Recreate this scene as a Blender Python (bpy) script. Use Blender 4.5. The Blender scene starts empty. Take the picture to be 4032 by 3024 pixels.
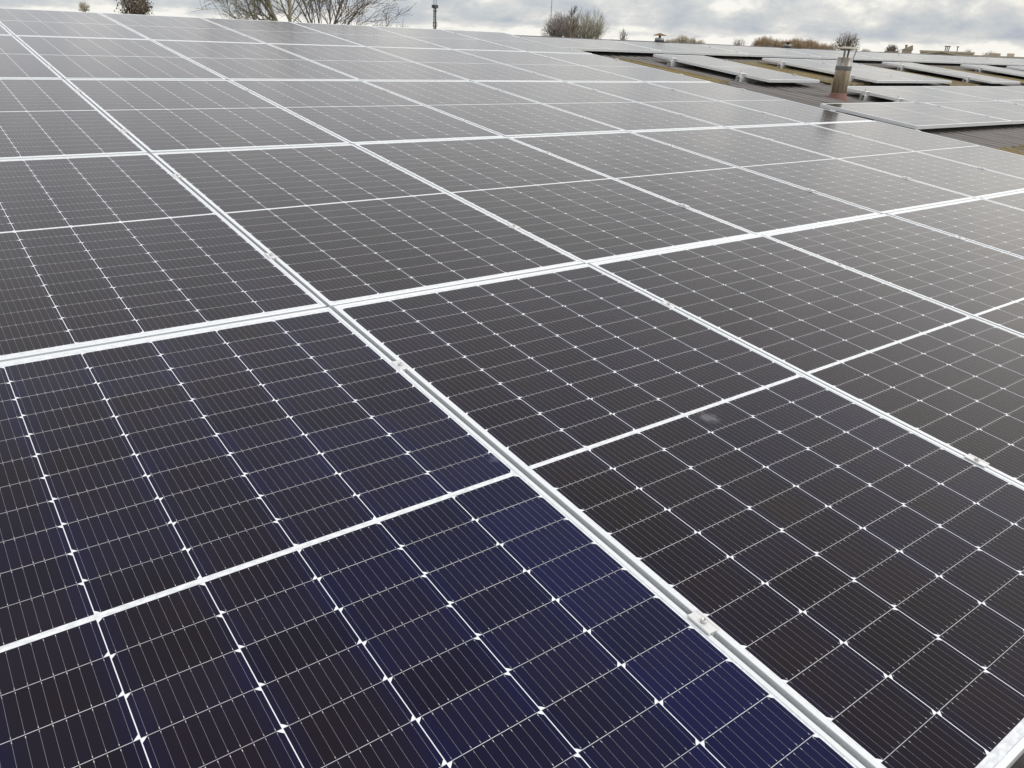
import bpy, bmesh, math, random
from mathutils import Vector, Matrix
import numpy as np

R = math.radians
scene = bpy.context.scene
col = scene.collection
random.seed(7)

# ------------------------------------------------------------------ camera
# roof frame: u along the ridge, v up the slope, n normal to the roof; origin at a panel corner
SLOPE = R(6.1)
M3 = Matrix(((1, 0, 0), (0, math.cos(SLOPE), -math.sin(SLOPE)), (0, math.sin(SLOPE), math.cos(SLOPE))))
CR = Matrix(((0.80056889, -0.59020538, 0.10366803),
             (-0.21061042, -0.43908915, -0.8734094),
             (0.56101043, 0.67739083, -0.47582451)))
CP = Vector((-1.05362287, -2.26915843, 1.097042))
FPX = 3115.4

cam_d = bpy.data.cameras.new("camera")
cam = bpy.data.objects.new("camera", cam_d)
col.objects.link(cam)
cam_d.sensor_width = 36.0
cam_d.lens = 36.0 * FPX / 4032.0
cam_d.clip_start = 0.05
cam_d.clip_end = 6000
xr, yd, zf = (M3 @ Vector(CR[i]) for i in range(3))
rot = Matrix((xr, -yd, -zf)).transposed()
cam.matrix_world = Matrix.Translation(M3 @ CP) @ rot.to_4x4()
scene.camera = cam
CW = M3 @ CP


def ray(px, py):
    d = CR.transposed() @ Vector(((px - 2016) / FPX, (py - 1512) / FPX, 1.0))
    return M3 @ d


def at(px, py, dist):
    """world point on the bearing of a photo pixel at a horizontal distance"""
    d = ray(px, py)
    return CW + d * (dist / math.hypot(d.x, d.y))


# ------------------------------------------------------------------ node helper
class N:
    def __init__(self, tree):
        self.t = tree

    def node(self, typ, **kw):
        n = self.t.nodes.new(typ)
        for k, v in kw.items():
            setattr(n, k, v)
        return n

    def link(self, a, b):
        self.t.links.new(a, b)

    def put(self, sock, v):
        if hasattr(v, 'is_output') or isinstance(v, bpy.types.NodeSocket):
            self.t.links.new(v, sock)
        else:
            sock.default_value = v

    def m(self, op, a, b=None, c=None, clamp=False):
        n = self.node('ShaderNodeMath', operation=op, use_clamp=clamp)
        self.put(n.inputs[0], a)
        if b is not None:
            self.put(n.inputs[1], b)
        if c is not None:
            self.put(n.inputs[2], c)
        return n.outputs[0]

    def lt(self, a, b):
        return self.m('LESS_THAN', a, b)

    def gt(self, a, b):
        return self.m('GREATER_THAN', a, b)

    def smooth(self, x, lo, hi):
        n = self.node('ShaderNodeMapRange', interpolation_type='SMOOTHSTEP')
        self.put(n.inputs['Value'], x)
        self.put(n.inputs['From Min'], lo)
        self.put(n.inputs['From Max'], hi)
        return n.outputs[0]

    def mix(self, f, a, b, blend='MIX'):
        n = self.node('ShaderNodeMix', data_type='RGBA', blend_type=blend)
        self.put(n.inputs[0], f)
        for s, v in ((n.inputs[6], a), (n.inputs[7], b)):
            if isinstance(v, (tuple, list)):
                s.default_value = (*v[:3], 1)
            else:
                self.put(s, v)
        return n.outputs[2]

    def noise(self, vec, scale, detail=4, rough=.55, dims='3D', w=None, out=0, distortion=0):
        n = self.node('ShaderNodeTexNoise', noise_dimensions=dims)
        if vec is not None:
            self.put(n.inputs['Vector'], vec)
        if w is not None:
            self.put(n.inputs['W'], w)
        n.inputs['Scale'].default_value = scale
        n.inputs['Detail'].default_value = detail
        n.inputs['Roughness'].default_value = rough
        n.inputs['Distortion'].default_value = distortion
        return n.outputs[out]

    def xyz(self, x, y, z):
        n = self.node('ShaderNodeCombineXYZ')
        for i, v in enumerate((x, y, z)):
            self.put(n.inputs[i], v)
        return n.outputs[0]

    def sep(self, v):
        n = self.node('ShaderNodeSeparateXYZ')
        self.put(n.inputs[0], v)
        return n.outputs

    def ramp(self, f, stops):
        n = self.node('ShaderNodeValToRGB')
        e = n.color_ramp.elements
        while len(e) < len(stops):
            e.new(0.5)
        for el, (p, c) in zip(e, stops):
            el.position = p
            el.color = (*c[:3], 1)
        self.put(n.inputs[0], f)
        return n.outputs[0]


# ------------------------------------------------------------------ world
SUN_AZ, SUN_EL = R(150), R(36)      # azimuth clockwise from +Y
w = bpy.data.worlds.new("World")
scene.world = w
w.use_nodes = True
w.node_tree.nodes.clear()
g = N(w.node_tree)
tc = g.node('ShaderNodeTexCoord')
dx, dy, dz = g.sep(tc.outputs['Generated'])
el = g.m('MULTIPLY', g.m('ARCSINE', dz), 180 / math.pi)
az = g.m('MULTIPLY', g.m('ARCTAN2', dx, dy), 180 / math.pi)
elp = g.m('MAXIMUM', el, 0.0)
ee = g.m('MULTIPLY', g.m('LOGARITHM', g.m('ADD', 1.0, g.m('DIVIDE', elp, 2.2)), math.e), 2.2)
vec = g.xyz(g.m('DIVIDE', az, 2.9), g.m('SUBTRACT', g.m('MULTIPLY', ee, 1.35), g.m('MULTIPLY', az, 0.012)), 3.7)
n1 = g.noise(vec, 0.9, 8, .58, distortion=0.12)
n2 = g.noise(g.xyz(g.m('DIVIDE', az, 9.0), g.m('MULTIPLY', ee, 0.9), 11.3), 1.0, 6, .5)
# cloud deck: dark flat bases at low elevation, pale break right above the horizon
elw = g.m('ADD', elp, g.m('MULTIPLY', g.m('SUBTRACT', n2, 0.5), 2.0))
band = g.m('MULTIPLY', g.smooth(elw, 0.55, 1.0), g.m('SUBTRACT', 1.0, g.smooth(elw, 1.2, 2.6)))
f = g.m('ADD', g.m('MULTIPLY', g.m('SUBTRACT', n1, 0.5), 2.3), 0.74)
f = g.m('SUBTRACT', f, g.m('MULTIPLY', band, 0.34))
lowb = g.m('SUBTRACT', 1.0, g.smooth(elw, 0.2, 0.9))
f = g.m('ADD', f, g.m('MULTIPLY', lowb, 0.34), clamp=True)
cl = g.ramp(f, [(0.0, (.43, .485, .57)), (0.25, (.54, .58, .63)), (0.5, (.64, .66, .675)), (0.72, (.76, .765, .755)), (0.92, (.96, .945, .885)), (1.0, (1.0, .985, .93))])
# overcast brightened at middle elevations for panel reflections, bright patch apart from the sun
d_sun = Vector((math.sin(SUN_AZ) * math.cos(SUN_EL), math.cos(SUN_AZ) * math.cos(SUN_EL), math.sin(SUN_EL)))
dp = g.node('ShaderNodeVectorMath', operation='DOT_PRODUCT')
g.link(tc.outputs['Generated'], dp.inputs[0])
d_gl = Vector((math.sin(R(80)) * math.cos(R(15)), math.cos(R(80)) * math.cos(R(15)), math.sin(R(15))))   # thin bright part of the deck
dp.inputs[1].default_value = d_gl
glow = g.m('POWER', g.m('MAXIMUM', dp.outputs['Value'], 0.0), 24.0)
lift = g.m('ADD', 1.0, g.m('MULTIPLY', g.smooth(el, 3.5, 15.0), 0.50))
lift = g.m('SUBTRACT', lift, g.m('MULTIPLY', g.smooth(el, 30.0, 62.0), 0.45))
lift = g.m('ADD', lift, g.m('MULTIPLY', g.m('MULTIPLY', glow, g.smooth(el, 3.0, 10.0)), 0.65))
lift = g.m('MULTIPLY', lift, g.m('ADD', 1.0, g.m('MULTIPLY', g.m('MULTIPLY', dx, 0.12), g.smooth(el, 3.0, 15.0))))
high = g.smooth(el, 5.0, 16.0)
deck = g.mix(g.smooth(dx, -.3, .95), (.748, .75, .785), (.79, .782, .775))
soft = g.mix(g.m('MULTIPLY', high, 0.8), cl, deck)
clb = g.node('ShaderNodeVectorMath', operation='SCALE')
g.link(soft, clb.inputs[0])
g.put(clb.inputs['Scale'], g.m('MULTIPLY', lift, 10.0))
warm = g.mix(g.m('MULTIPLY', glow, 0.6, clamp=True), (1, 1, 1), (1.04, .98, .91))
clw = g.mix(1.0, clb.outputs[0], warm, 'MULTIPLY')
sky = g.node('ShaderNodeTexSky', sky_type='NISHITA')
sky.sun_disc = False
sky.sun_elevation = SUN_EL
sky.sun_rotation = SUN_AZ
skyc = g.mix(0.93, sky.outputs[0], clw)
bg = g.node('ShaderNodeBackground')
g.link(skyc, bg.inputs[0])
bg.inputs[1].default_value = 0.1
g.link(bg.outputs[0], g.node('ShaderNodeOutputWorld').inputs[0])

sun_d = bpy.data.lights.new("sun", 'SUN')
sun_d.energy = 1.3
sun_d.angle = R(12)
sun_d.color = (1, .975, .94)
sun = bpy.data.objects.new("sun", sun_d)
col.objects.link(sun)
sun.rotation_euler = d_sun.to_track_quat('Z', 'Y').to_euler()
sun.location = (20, 0, 30)

scene.view_settings.view_transform = 'Standard'
scene.view_settings.look = 'None'
scene.view_settings.exposure = 0.0
scene.view_settings.gamma = 1.0
scene.view_settings.use_curve_mapping = False


# ------------------------------------------------------------------ object helpers
def tag(o, label=None, cat=None, group=None, kind=None):
    for k, v in (('label', label), ('category', cat), ('group', group), ('kind', kind)):
        if v:
            o[k] = v
    return o


def obj(name, mesh, mat=None, parent=None, smooth=False):
    o = bpy.data.objects.new(name, mesh)
    col.objects.link(o)
    if mat is not None and not mesh.materials:
        mesh.materials.append(mat)
    if parent is not None:
        o.parent = parent
    if smooth:
        for p in mesh.polygons:
            p.use_smooth = True
    return o


def empty(name, loc=(0, 0, 0)):
    o = bpy.data.objects.new(name, None)
    o.empty_display_size = 0.1
    col.objects.link(o)
    o.location = loc
    return o


class MB:
    """collects simple solids into one mesh"""

    def __init__(self):
        self.v, self.f = [], []

    def add(self, vs, fs):
        b = len(self.v)
        self.v += [tuple(x) for x in vs]
        self.f += [tuple(i + b for i in q) for q in fs]

    def box(self, a, b):
        (x0, y0, z0), (x1, y1, z1) = a, b
        self.add([(x0, y0, z0), (x1, y0, z0), (x1, y1, z0), (x0, y1, z0), (x0, y0, z1), (x1, y0, z1), (x1, y1, z1), (x0, y1, z1)],
                 [(0, 3, 2, 1), (4, 5, 6, 7), (0, 1, 5, 4), (1, 2, 6, 5), (2, 3, 7, 6), (3, 0, 4, 7)])

    def lathe(self, prof, seg=24, c=(0, 0)):
        """prof: list of (r, z) from bottom to top"""
        vs, fs = [], []
        for r, z in prof:
            for k in range(seg):
                a = 2 * math.pi * k / seg
                vs.append((c[0] + r * math.cos(a), c[1] + r * math.sin(a), z))
        for i in range(len(prof) - 1):
            for k in range(seg):
                k2 = (k + 1) % seg
                fs.append((i * seg + k, i * seg + k2, (i + 1) * seg + k2, (i + 1) * seg + k))
        fs.append(tuple(range(seg))[::-1])
        fs.append(tuple((len(prof) - 1) * seg + k for k in range(seg)))
        self.add(vs, fs)

    def tube(self, pts, rads, sides=4):
        pts = [Vector(p) for p in pts]
        vs, fs = [], []
        n = len(pts)
        for i, p in enumerate(pts):
            d = (pts[min(i + 1, n - 1)] - pts[max(i - 1, 0)]).normalized()
            a = d.orthogonal().normalized() if i == 0 else (a - d * a.dot(d)).normalized()
            b = d.cross(a)
            for k in range(sides):
                t = 2 * math.pi * k / sides
                vs.append(p + (a * math.cos(t) + b * math.sin(t)) * rads[i])
        for i in range(n - 1):
            for k in range(sides):
                k2 = (k + 1) % sides
                fs.append((i * sides + k, i * sides + k2, (i + 1) * sides + k2, (i + 1) * sides + k))
        fs.append(tuple(range(sides))[::-1])
        fs.append(tuple((n - 1) * sides + k for k in range(sides)))
        self.add(vs, fs)

    def mesh(self, name):
        me = bpy.data.meshes.new(name)
        me.from_pydata(self.v, [], self.f)
        me.update()
        return me

    def build(self, name, mat=None, parent=None, smooth=False):
        return obj(name, self.mesh(name), mat, parent, smooth)


def roof_place(o, u, v, n=0.0, du=0.0, dv=0.0, spin=0.0):
    """stand an object on the roof plane (tilted with the slope)"""
    o.matrix_world = (Matrix.Translation(M3 @ Vector((u, v, n))) @ M3.to_4x4()
                      @ Matrix.Rotation(spin, 4, 'Z') @ Matrix.Rotation(du, 4, 'X') @ Matrix.Rotation(dv, 4, 'Y'))


def new_mat(name):
    m = bpy.data.materials.new(name)
    m.use_nodes = True
    nt = m.node_tree
    bsdf = nt.nodes['Principled BSDF']
    return m, N(nt), bsdf


def plain(name, c, rough=.6, metal=0.0, var=.15, scale=8.0, bump=0.0):
    """colour with mild mottling, real material for small things"""
    m, g, b = new_mat(name)
    t = g.node('ShaderNodeTexCoord')
    f = g.noise(t.outputs['Object'], scale, 5, .6)
    k = g.m('ADD', 1 - var, g.m('MULTIPLY', f, 2 * var))
    s = g.node('ShaderNodeVectorMath', operation='SCALE')
    s.inputs[0].default_value = c
    g.put(s.inputs['Scale'], k)
    g.link(s.outputs[0], b.inputs['Base Color'])
    b.inputs['Roughness'].default_value = rough
    b.inputs['Metallic'].default_value = metal
    if bump:
        bp = g.node('ShaderNodeBump')
        bp.inputs['Strength'].default_value = bump
        bp.inputs['Distance'].default_value = 0.01
        g.link(g.noise(t.outputs['Object'], scale * 6, 5, .6), bp.inputs['Height'])
        g.link(bp.outputs[0], b.inputs['Normal'])
    return m


# ------------------------------------------------------------------ panel dimensions
PU, PV = 1.154, 2.1544           # pitch of the array
PW, PL = 1.137, 2.133            # one panel
LIP, DEPTH = 0.0115, 0.035
CPX = 0.1843                     # cell pitch across
CPY = 0.0937                     # half cell pitch along
MID = 0.0068                     # half width of the mid strip


def laminate_material():
    m, g, b = new_mat("solar_laminate")
    t = g.node('ShaderNodeTexCoord')
    X, Y, Z = g.sep(t.outputs['Object'])
    info = g.node('ShaderNodeObjectInfo')
    rnd = info.outputs['Random']
    xs = g.m('ADD', X, 3 * CPX)
    ci = g.m('FLOOR', g.m('DIVIDE', xs, CPX))
    fx = g.m('SUBTRACT', xs, g.m('MULTIPLY', g.m('ADD', ci, 0.5), CPX))
    ay = g.m('SUBTRACT', g.m('ABSOLUTE', Y), MID)
    ri = g.m('FLOOR', g.m('DIVIDE', ay, CPY))
    fy = g.m('SUBTRACT', ay, g.m('MULTIPLY', g.m('ADD', ri, 0.5), CPY))
    afx, afy = g.m('ABSOLUTE', fx), g.m('ABSOLUTE', fy)
    hx, hy = 0.0913, CPY / 2 - 0.00055
    sgy = g.m('SIGN', Y)
    # inside the block of cells
    inb = g.m('MULTIPLY', g.gt(ay, 0.0), g.lt(ay, 11 * CPY))
    inb = g.m('MULTIPLY', inb, g.lt(g.m('ABSOLUTE', X), 3 * CPX))
    incx = g.lt(afx, hx)
    incy = g.lt(afy, hy)
    # chamfered corners: one long edge of each half cell, alternate strings turned round
    par = g.m('SUBTRACT', 1.0, g.m('MULTIPLY', g.m('FLOORED_MODULO', ci, 2.0), 2.0))
    cs = g.m('ADD', g.m('SUBTRACT', afx, hx), g.m('SUBTRACT', g.m('MULTIPLY', fy, par), hy))
    cham = g.gt(cs, -0.0088)
    cell = g.m('MULTIPLY', g.m('MULTIPLY', incx, incy), g.m('MULTIPLY', inb, g.m('SUBTRACT', 1.0, cham)))
    # wires and solder pads
    bx = g.m('DIVIDE', fx, 0.0182)
    bf = g.m('MULTIPLY', g.m('ABSOLUTE', g.m('SUBTRACT', g.m('FRACT', g.m('ADD', bx, 20.0)), 0.5)), 0.0182)
    wire = g.m('MULTIPLY', g.lt(bf, 0.00019), g.lt(afy, hy - 0.0025))
    pad = g.m('MULTIPLY', g.lt(bf, 0.00050), g.m('MULTIPLY', g.gt(afy, hy - 0.0065), g.lt(afy, hy - 0.0018)))
    metal = g.m('MAXIMUM', wire, pad)
    # cell colour: every cell a little different, blue rim, panel tint from the object colour
    seed = g.xyz(ci, g.m('ADD', g.m('MULTIPLY', ri, sgy), g.m('MULTIPLY', sgy, 0.5)), g.m('MULTIPLY', rnd, 97.0))
    wn = g.node('ShaderNodeTexWhiteNoise', noise_dimensions='3D')
    g.link(seed, wn.inputs[0])
    r1 = wn.outputs[0]
    wn2 = g.sep(wn.outputs[1])
    mott = g.noise(t.outputs['Object'], 3.0, 3, .5)
    blue = g.m('ADD', g.m('ADD', 0.22, g.m('MULTIPLY', g.m('POWER', r1, 2.0), 0.12)), g.m('MULTIPLY', g.smooth(afx, 0.050, 0.091), 0.28))
    blue = g.m('ADD', blue, g.m('MULTIPLY', g.m('SUBTRACT', mott, 0.5), 0.8), clamp=True)
    oc = g.sep(info.outputs['Color'])
    blue = g.m('MULTIPLY', blue, oc[0])
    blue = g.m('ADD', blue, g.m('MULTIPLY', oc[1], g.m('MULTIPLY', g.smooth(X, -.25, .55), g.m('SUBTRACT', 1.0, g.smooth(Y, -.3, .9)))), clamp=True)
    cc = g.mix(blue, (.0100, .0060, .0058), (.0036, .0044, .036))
    br = g.m('ADD', 0.8, g.m('MULTIPLY', wn2[1], 0.45))
    cs2 = g.node('ShaderNodeVectorMath', operation='SCALE')
    g.link(cc, cs2.inputs[0])
    g.put(cs2.inputs['Scale'], br)
    # backsheet: bright in the gaps between strings, greyer under the encapsulant at ends and mid strip
    rib = g.noise(g.xyz(g.m('MULTIPLY', X, 55.0), g.m('MULTIPLY', Y, 120.0), 0.0), 1.0, 2, .5)
    strip = g.m('SUBTRACT', 1.0, inb)
    back = g.mix(g.m('MULTIPLY', strip, g.smooth(rib, 0.35, 0.65)), (.83, .845, .86), (.66, .68, .69))
    vgap = g.m('MULTIPLY', g.m('MULTIPLY', inb, incx), g.m('SUBTRACT', 1.0, incy))
    vgr = g.m('ADD', 0.30, g.m('MULTIPLY', wn2[0], 0.55))
    back = g.mix(vgap, back, g.mix(vgr, (.20, .20, .21), (.75, .76, .78)))
    c = g.mix(cell, back, cs2.outputs[0])
    padn = g.noise(t.outputs['Object'], 400.0, 1, .5)
    mc = g.mix(g.smooth(padn, .4, .62), (.22, .21, .21), (.70, .69, .67))
    c = g.mix(g.m('MULTIPLY', metal, cell), c, g.mix(pad, (.27, .27, .29), mc))
    # thin dust film and a few specks
    dust = g.noise(t.outputs['Object'], 1.7, 6, .62, dims='4D', w=g.m('MULTIPLY', rnd, 40.0))
    film = g.m('MULTIPLY', g.smooth(dust, .35, .8), 0.007)
    film = g.m('ADD', film, 0.0015)
    vor = g.node('ShaderNodeTexVoronoi', feature='F1')
    g.link(t.outputs['Object'], vor.inputs['Vector'])
    vor.inputs['Scale'].default_value = 16.0
    spk = g.lt(vor.outputs['Distance'], g.m('MULTIPLY', g.sep(vor.outputs['Color'])[0], 0.020))
    film = g.m('ADD', film, g.m('MULTIPLY', spk, 0.10))
    low = g.m('MULTIPLY', g.m('SUBTRACT', 1.0, g.smooth(Y, -1.062, -1.030)), g.smooth(g.noise(t.outputs['Object'], 9.0, 5, .65), .35, .7))
    film = g.m('ADD', film, g.m('MULTIPLY', low, 0.07))
    # smears of dried bird lime at two places on the array
    geo = g.node('ShaderNodeNewGeometry')
    for q, rad in ((SMEAR[0], .045), (SMEAR[1], .022)):
        dn = g.node('ShaderNodeVectorMath', operation='DISTANCE')
        g.link(geo.outputs['Position'], dn.inputs[0])
        dn.inputs[1].default_value = q
        nn = g.noise(geo.outputs['Position'], 38.0, 4, .65)
        ds = g.m('ADD', dn.outputs['Value'], g.m('MULTIPLY', g.m('SUBTRACT', nn, .5), rad * 2.2))
        film = g.m('ADD', film, g.m('MULTIPLY', g.m('SUBTRACT', 1.0, g.smooth(ds, 0.0, rad)), 0.17))
    c = g.mix(film, c, (.62, .62, .66))
    g.link(c, b.inputs['Base Color'])
    b.inputs['IOR'].default_value = 1.50
    b.inputs['Specular IOR Level'].default_value = 0.11
    rr = g.m('ADD', 0.10, g.m('MULTIPLY', dust, 0.08))
    g.link(rr, b.inputs['Roughness'])
    # very slight waviness of the pressed glass
    bp = g.node('ShaderNodeBump')
    bp.inputs['Strength'].default_value = 0.05
    bp.inputs['Distance'].default_value = 0.002
    g.link(g.noise(t.outputs['Object'], 5.0, 2, .5), bp.inputs['Height'])
    g.link(bp.outputs[0], b.inputs['Normal'])
    return m


def plane_pt(px, py, n=0.0):
    d = CR.transposed() @ Vector(((px - 2016) / FPX, (py - 1512) / FPX, 1.0))
    k = (n - CP.z) / d.z
    return CP + d * k


SMEAR = [M3 @ plane_pt(2785, 1648), M3 @ plane_pt(1948, 1810)]

M = {}
M['laminate'] = laminate_material()


def aluminium(name, c=(.81, .83, .84), rough=.38, metal=.55):
    m, g, b = new_mat(name)
    t = g.node('ShaderNodeTexCoord')
    f = g.noise(t.outputs['Object'], 6.0, 6, .65)
    f2 = g.noise(t.outputs['Object'], 90.0, 3, .6)
    k = g.m('ADD', 0.88, g.m('ADD', g.m('MULTIPLY', f, 0.14), g.m('MULTIPLY', f2, 0.10)))
    s = g.node('ShaderNodeVectorMath', operation='SCALE')
    s.inputs[0].default_value = c
    g.put(s.inputs['Scale'], k)
    g.link(s.outputs[0], b.inputs['Base Color'])
    b.inputs['Metallic'].default_value = metal
    g.link(g.m('ADD', rough - .06, g.m('MULTIPLY', f2, .14)), b.inputs['Roughness'])
    return m


M['frame'] = aluminium('anodised_aluminium')
M['clamp'] = aluminium('mill_aluminium', (.76, .76, .75), .42, .5)
M['steel'] = aluminium('stainless_steel', (.60, .59, .57), .36, .75)
M['black'] = plain('black_rubber', (.02, .02, .022), .7)


# ------------------------------------------------------------------ solar panels
def frame_mesh(W, L, name):
    """mitred frame: outer wall, bevelled top lip, inner step down to the glass"""
    prof = [(0.0, 0.0), (0.0, DEPTH - .0009), (0.0009, DEPTH), (LIP - .0006, DEPTH), (LIP, DEPTH - .0006), (LIP, DEPTH - .0022),
            (LIP, 0.004), (0.0, 0.0)]
    prof = [(0.030, 0.0), (0.0, 0.0), (0.0, DEPTH - .0009), (0.0009, DEPTH), (LIP - .0006, DEPTH), (LIP, DEPTH - .0006),
            (LIP, DEPTH - .0060), (0.0025, DEPTH - .0060), (0.0025, 0.0015), (0.030, 0.0015)]
    vs, fs = [], []
    k = len(prof)
    for sx, sy in ((-1, -1), (1, -1), (1, 1), (-1, 1)):
        for d, z in prof:
            vs.append((sx * (W / 2 - d), sy * (L / 2 - d), z))
    for c in range(4):
        c2 = (c + 1) % 4
        for i in range(k - 1):
            fs.append((c * k + i, c2 * k + i, c2 * k + i + 1, c * k + i + 1))
        fs.append((c * k + k - 1, c2 * k + k - 1, c2 * k, c * k))
    me = bpy.data.meshes.new(name)
    me.from_pydata(vs, [], [q[::-1] for q in fs])
    me.update()
    return me


def lam_mesh(W, L, name):
    a, b = W / 2 - 0.0035, L / 2 - 0.0035
    z1, z0 = DEPTH - .0016, DEPTH - .0056
    mb = MB()
    a2, b2 = W / 2 - LIP + .0002, L / 2 - LIP + .0002
    # glass, top face just under the lip
    mb.box((-a2, -b2, z0), (a2, b2, z1))
    return mb.mesh(name)


FRAME = frame_mesh(PW, PL, 'frame')
LAM = lam_mesh(PW, PL, 'glass')


def in_frame(u, v, hu=0.02, hv=0.02):
    """does the photograph show any of this patch of the roof"""
    for a in (-1, -.5, 0, .5, 1):
        for b_ in (-1, -.5, 0, .5, 1):
            d = CR @ (Vector((u + a * hu, v + b_ * hv, 0)) - CP)
            if d.z > .05 and abs(d.x / d.z) * FPX < 2016 and abs(d.y / d.z) * FPX < 1512:
                return True
    return False


def panel(u, v, label, group, landscape=False, tint=0.7, jit=1.0, n=0.0, grad=0.0):
    if not in_frame(u, v, (PL if landscape else PW) / 2, (PW if landscape else PL) / 2):
        return None
    root = empty('solar_panel')
    f = obj('frame', FRAME, M['frame'], root)
    l = obj('glass', LAM, M['laminate'], root)
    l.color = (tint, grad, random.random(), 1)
    roof_place(root, u, v, n - DEPTH + random.uniform(-.0012, .0012) * jit,
               R(random.uniform(-.10, .10)) * jit, R(random.uniform(-.12, .12)) * jit,
               math.pi / 2 if landscape else 0.0)
    tag(root, label, 'solar panel', group)
    return root


ROWN = {0: 'front row', 1: 'second row up', 2: 'middle row', 3: 'row below the ridge row', 4: 'ridge row'}
ORD = ['', 'first', 'second', 'third', 'fourth', 'fifth', 'sixth', 'seventh', 'eighth', 'ninth', 'tenth', 'eleventh', 'twelfth']
COLN = lambda c: 'outermost column beside the bare roof' if c == 5 else ORD[6 - c] + ' column from the bare-roof edge'
DU = {-1: 0.0, 0: 0.0, 1: -.006, 2: -.010, 3: -.008, 4: .001, 5: .006, 6: .004}
ZROW = {-1: .010, 0: 0.0, 1: -.004, 2: -.002, 3: 0.0, 4: 0.0}
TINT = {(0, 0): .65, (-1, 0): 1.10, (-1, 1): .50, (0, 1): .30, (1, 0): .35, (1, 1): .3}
for c in range(-1, 6):
    for r in range(5):
        u = (c + .5) * PU + (DU[c] + DU[c + 1]) / 2
        v = (r - 1 + .5) * PV
        z = (ZROW[r - 1] + ZROW[r]) / 2
        tint = TINT.get((c, r), random.uniform(.25, .6))
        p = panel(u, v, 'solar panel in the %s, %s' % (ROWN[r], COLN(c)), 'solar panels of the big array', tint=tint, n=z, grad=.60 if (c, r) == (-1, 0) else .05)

# the looser panels on the bare part of the roof
E_U0, E_V0 = 7.205, 1.845
LW, LH = PL + .012, PW + .02
for k in range(5):
    panel(E_U0 + PL / 2 + k * LW, E_V0 + PW / 2, 'landscape solar panel in the lowest bare-roof row, %s' % (
        'butting against the big array' if k == 0 else ORD[k + 1] + ' out from the big array'), 'landscape panels on the bare roof', True, .25)
D_U0, D_V0 = 9.19, 2.90
for k in range(5):
    panel(D_U0 + PL / 2 + k * LW, D_V0 + PW / 2, 'landscape solar panel in the upper row behind the chimney, %s from the flue' % ORD[k + 1],
          'landscape panels on the bare roof', True, .25)
C_U0, C_V0 = 6.735, 7.01
C_PITCH = 2.085
for k in range(12):
    panel(C_U0 + PL / 2 - .02 + k * (PL + .012) * .9775 if False else C_U0 + PL / 2 + k * LW, C_V0 + PW / 2,
          'landscape solar panel along the ridge, %s' % (
              'touching the corner of the big array' if k == 0 else ORD[k + 1] + ' out from the big array'),
          'landscape panels along the ridge', True, .25)
BL = [(8.285, 1, 'alone between first and second yellow rooflights'), (10.89, 2, ''), (14.62, 1, 'alone in the third gap from the big array'), (17.75, 2, ''), (19.98 + .3, 1, '')]
B_V0 = 4.50
PORT = [(8.285, 'standing alone nearest the big array'), (10.89, 'left one of the pair behind the chimney'),
        (10.89 + PU, 'right one of the pair behind the chimney'), (14.62, 'standing alone right of the chimney pair'),
        (17.78, 'fourth group out from the big array'), (20.0, 'fifth group out from the big array')]
for u0, where in PORT:
    panel(u0 + PW / 2, B_V0 + PL / 2, 'portrait solar panel between ridge row and chimney, %s' % where, 'portrait panels on the bare roof', False, .25)


# ------------------------------------------------------------------ clamps
def clamp_mesh():
    mb = MB()
    # shallow channel: raised flanks left and right, lower web between them
    a, hl = .0155, .028
    prof = [(-a, .0004), (-a, .0034), (-a + .0012, .0042), (-.0100, .0042), (-.0080, .0030), (.0080, .0030), (.0100, .0042), (a - .0012, .0042), (a, .0034), (a, .0004)]
    vs = [(x, -hl, z) for x, z in prof] + [(x, hl, z) for x, z in prof]
    k = len(prof)
    fs = [(i + 1, i, i + k, i + 1 + k) for i in range(k - 1)] + [(0, k - 1, 2 * k - 1, k)] + [tuple(range(k)), tuple(range(2 * k - 1, k - 1, -1))]
    mb.add(vs, fs)
    # web that reaches down into the seam
    mb.box((-.0048, -hl + .001, -.034), (.0048, hl - .001, .0008))
    return mb.mesh('plate')


def bolt_mesh():
    mb = MB()
    mb.lathe([(.0066, .0028), (.0066, .0078), (.0058, .0094), (.0036, .0098), (.0034, .0060)], 14)
    return mb.mesh('bolt')


CL_P, CL_B = clamp_mesh(), bolt_mesh()
CL_P.materials.append(M['clamp'])
CL_B.materials.append(M['steel'])


def clamp(u, v, label, group, spin=0.0, n=0.0):
    if not in_frame(u, v, .015, .028):
        return
    root = empty('panel_clamp')
    obj('plate', CL_P, None, root)
    obj('bolt', CL_B, None, root, True)
    roof_place(root, u, v, n, spin=spin)
    tag(root, label, 'clamp', group)


SEAM = lambda c: 'edge beside the bare roof' if c == 6 else '%s seam from the bare-roof edge' % ORD[6 - c]
for c in range(0, 7):
    for r in range(5):
        for q, fr in enumerate((.235, .785)):
            vv = (r - 1 + fr) * PV + random.uniform(-.012, .012)
            if vv < -2.2:
                continue
            z = ZROW[r - 1] * (1 - fr) + ZROW[r] * fr
            clamp(c * PU + DU[c] + (.004 if c == 6 else 0), vv,
                  '%s aluminium clamp in the %s, %s' % (('lower', 'upper')[q], ROWN[r].replace('row below the ridge row', 'row under the ridge'), SEAM(c)),
                  'clamps on the seams of the big array', n=z)
for k in range(1, 6):
    for q, fr in enumerate((.25, .78)):
        clamp(E_U0 + k * LW - .006, E_V0 + fr * PW, 'aluminium clamp on the %s seam of the lowest bare-roof row, %s one' % (ORD[k], ('lower', 'upper')[q]), 'clamps on the bare-roof panels')
        clamp(D_U0 + k * LW - .006, D_V0 + fr * PW, 'aluminium clamp on the %s seam of the row behind the chimney, %s one' % (ORD[k], ('lower', 'upper')[q]), 'clamps on the bare-roof panels')
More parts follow.
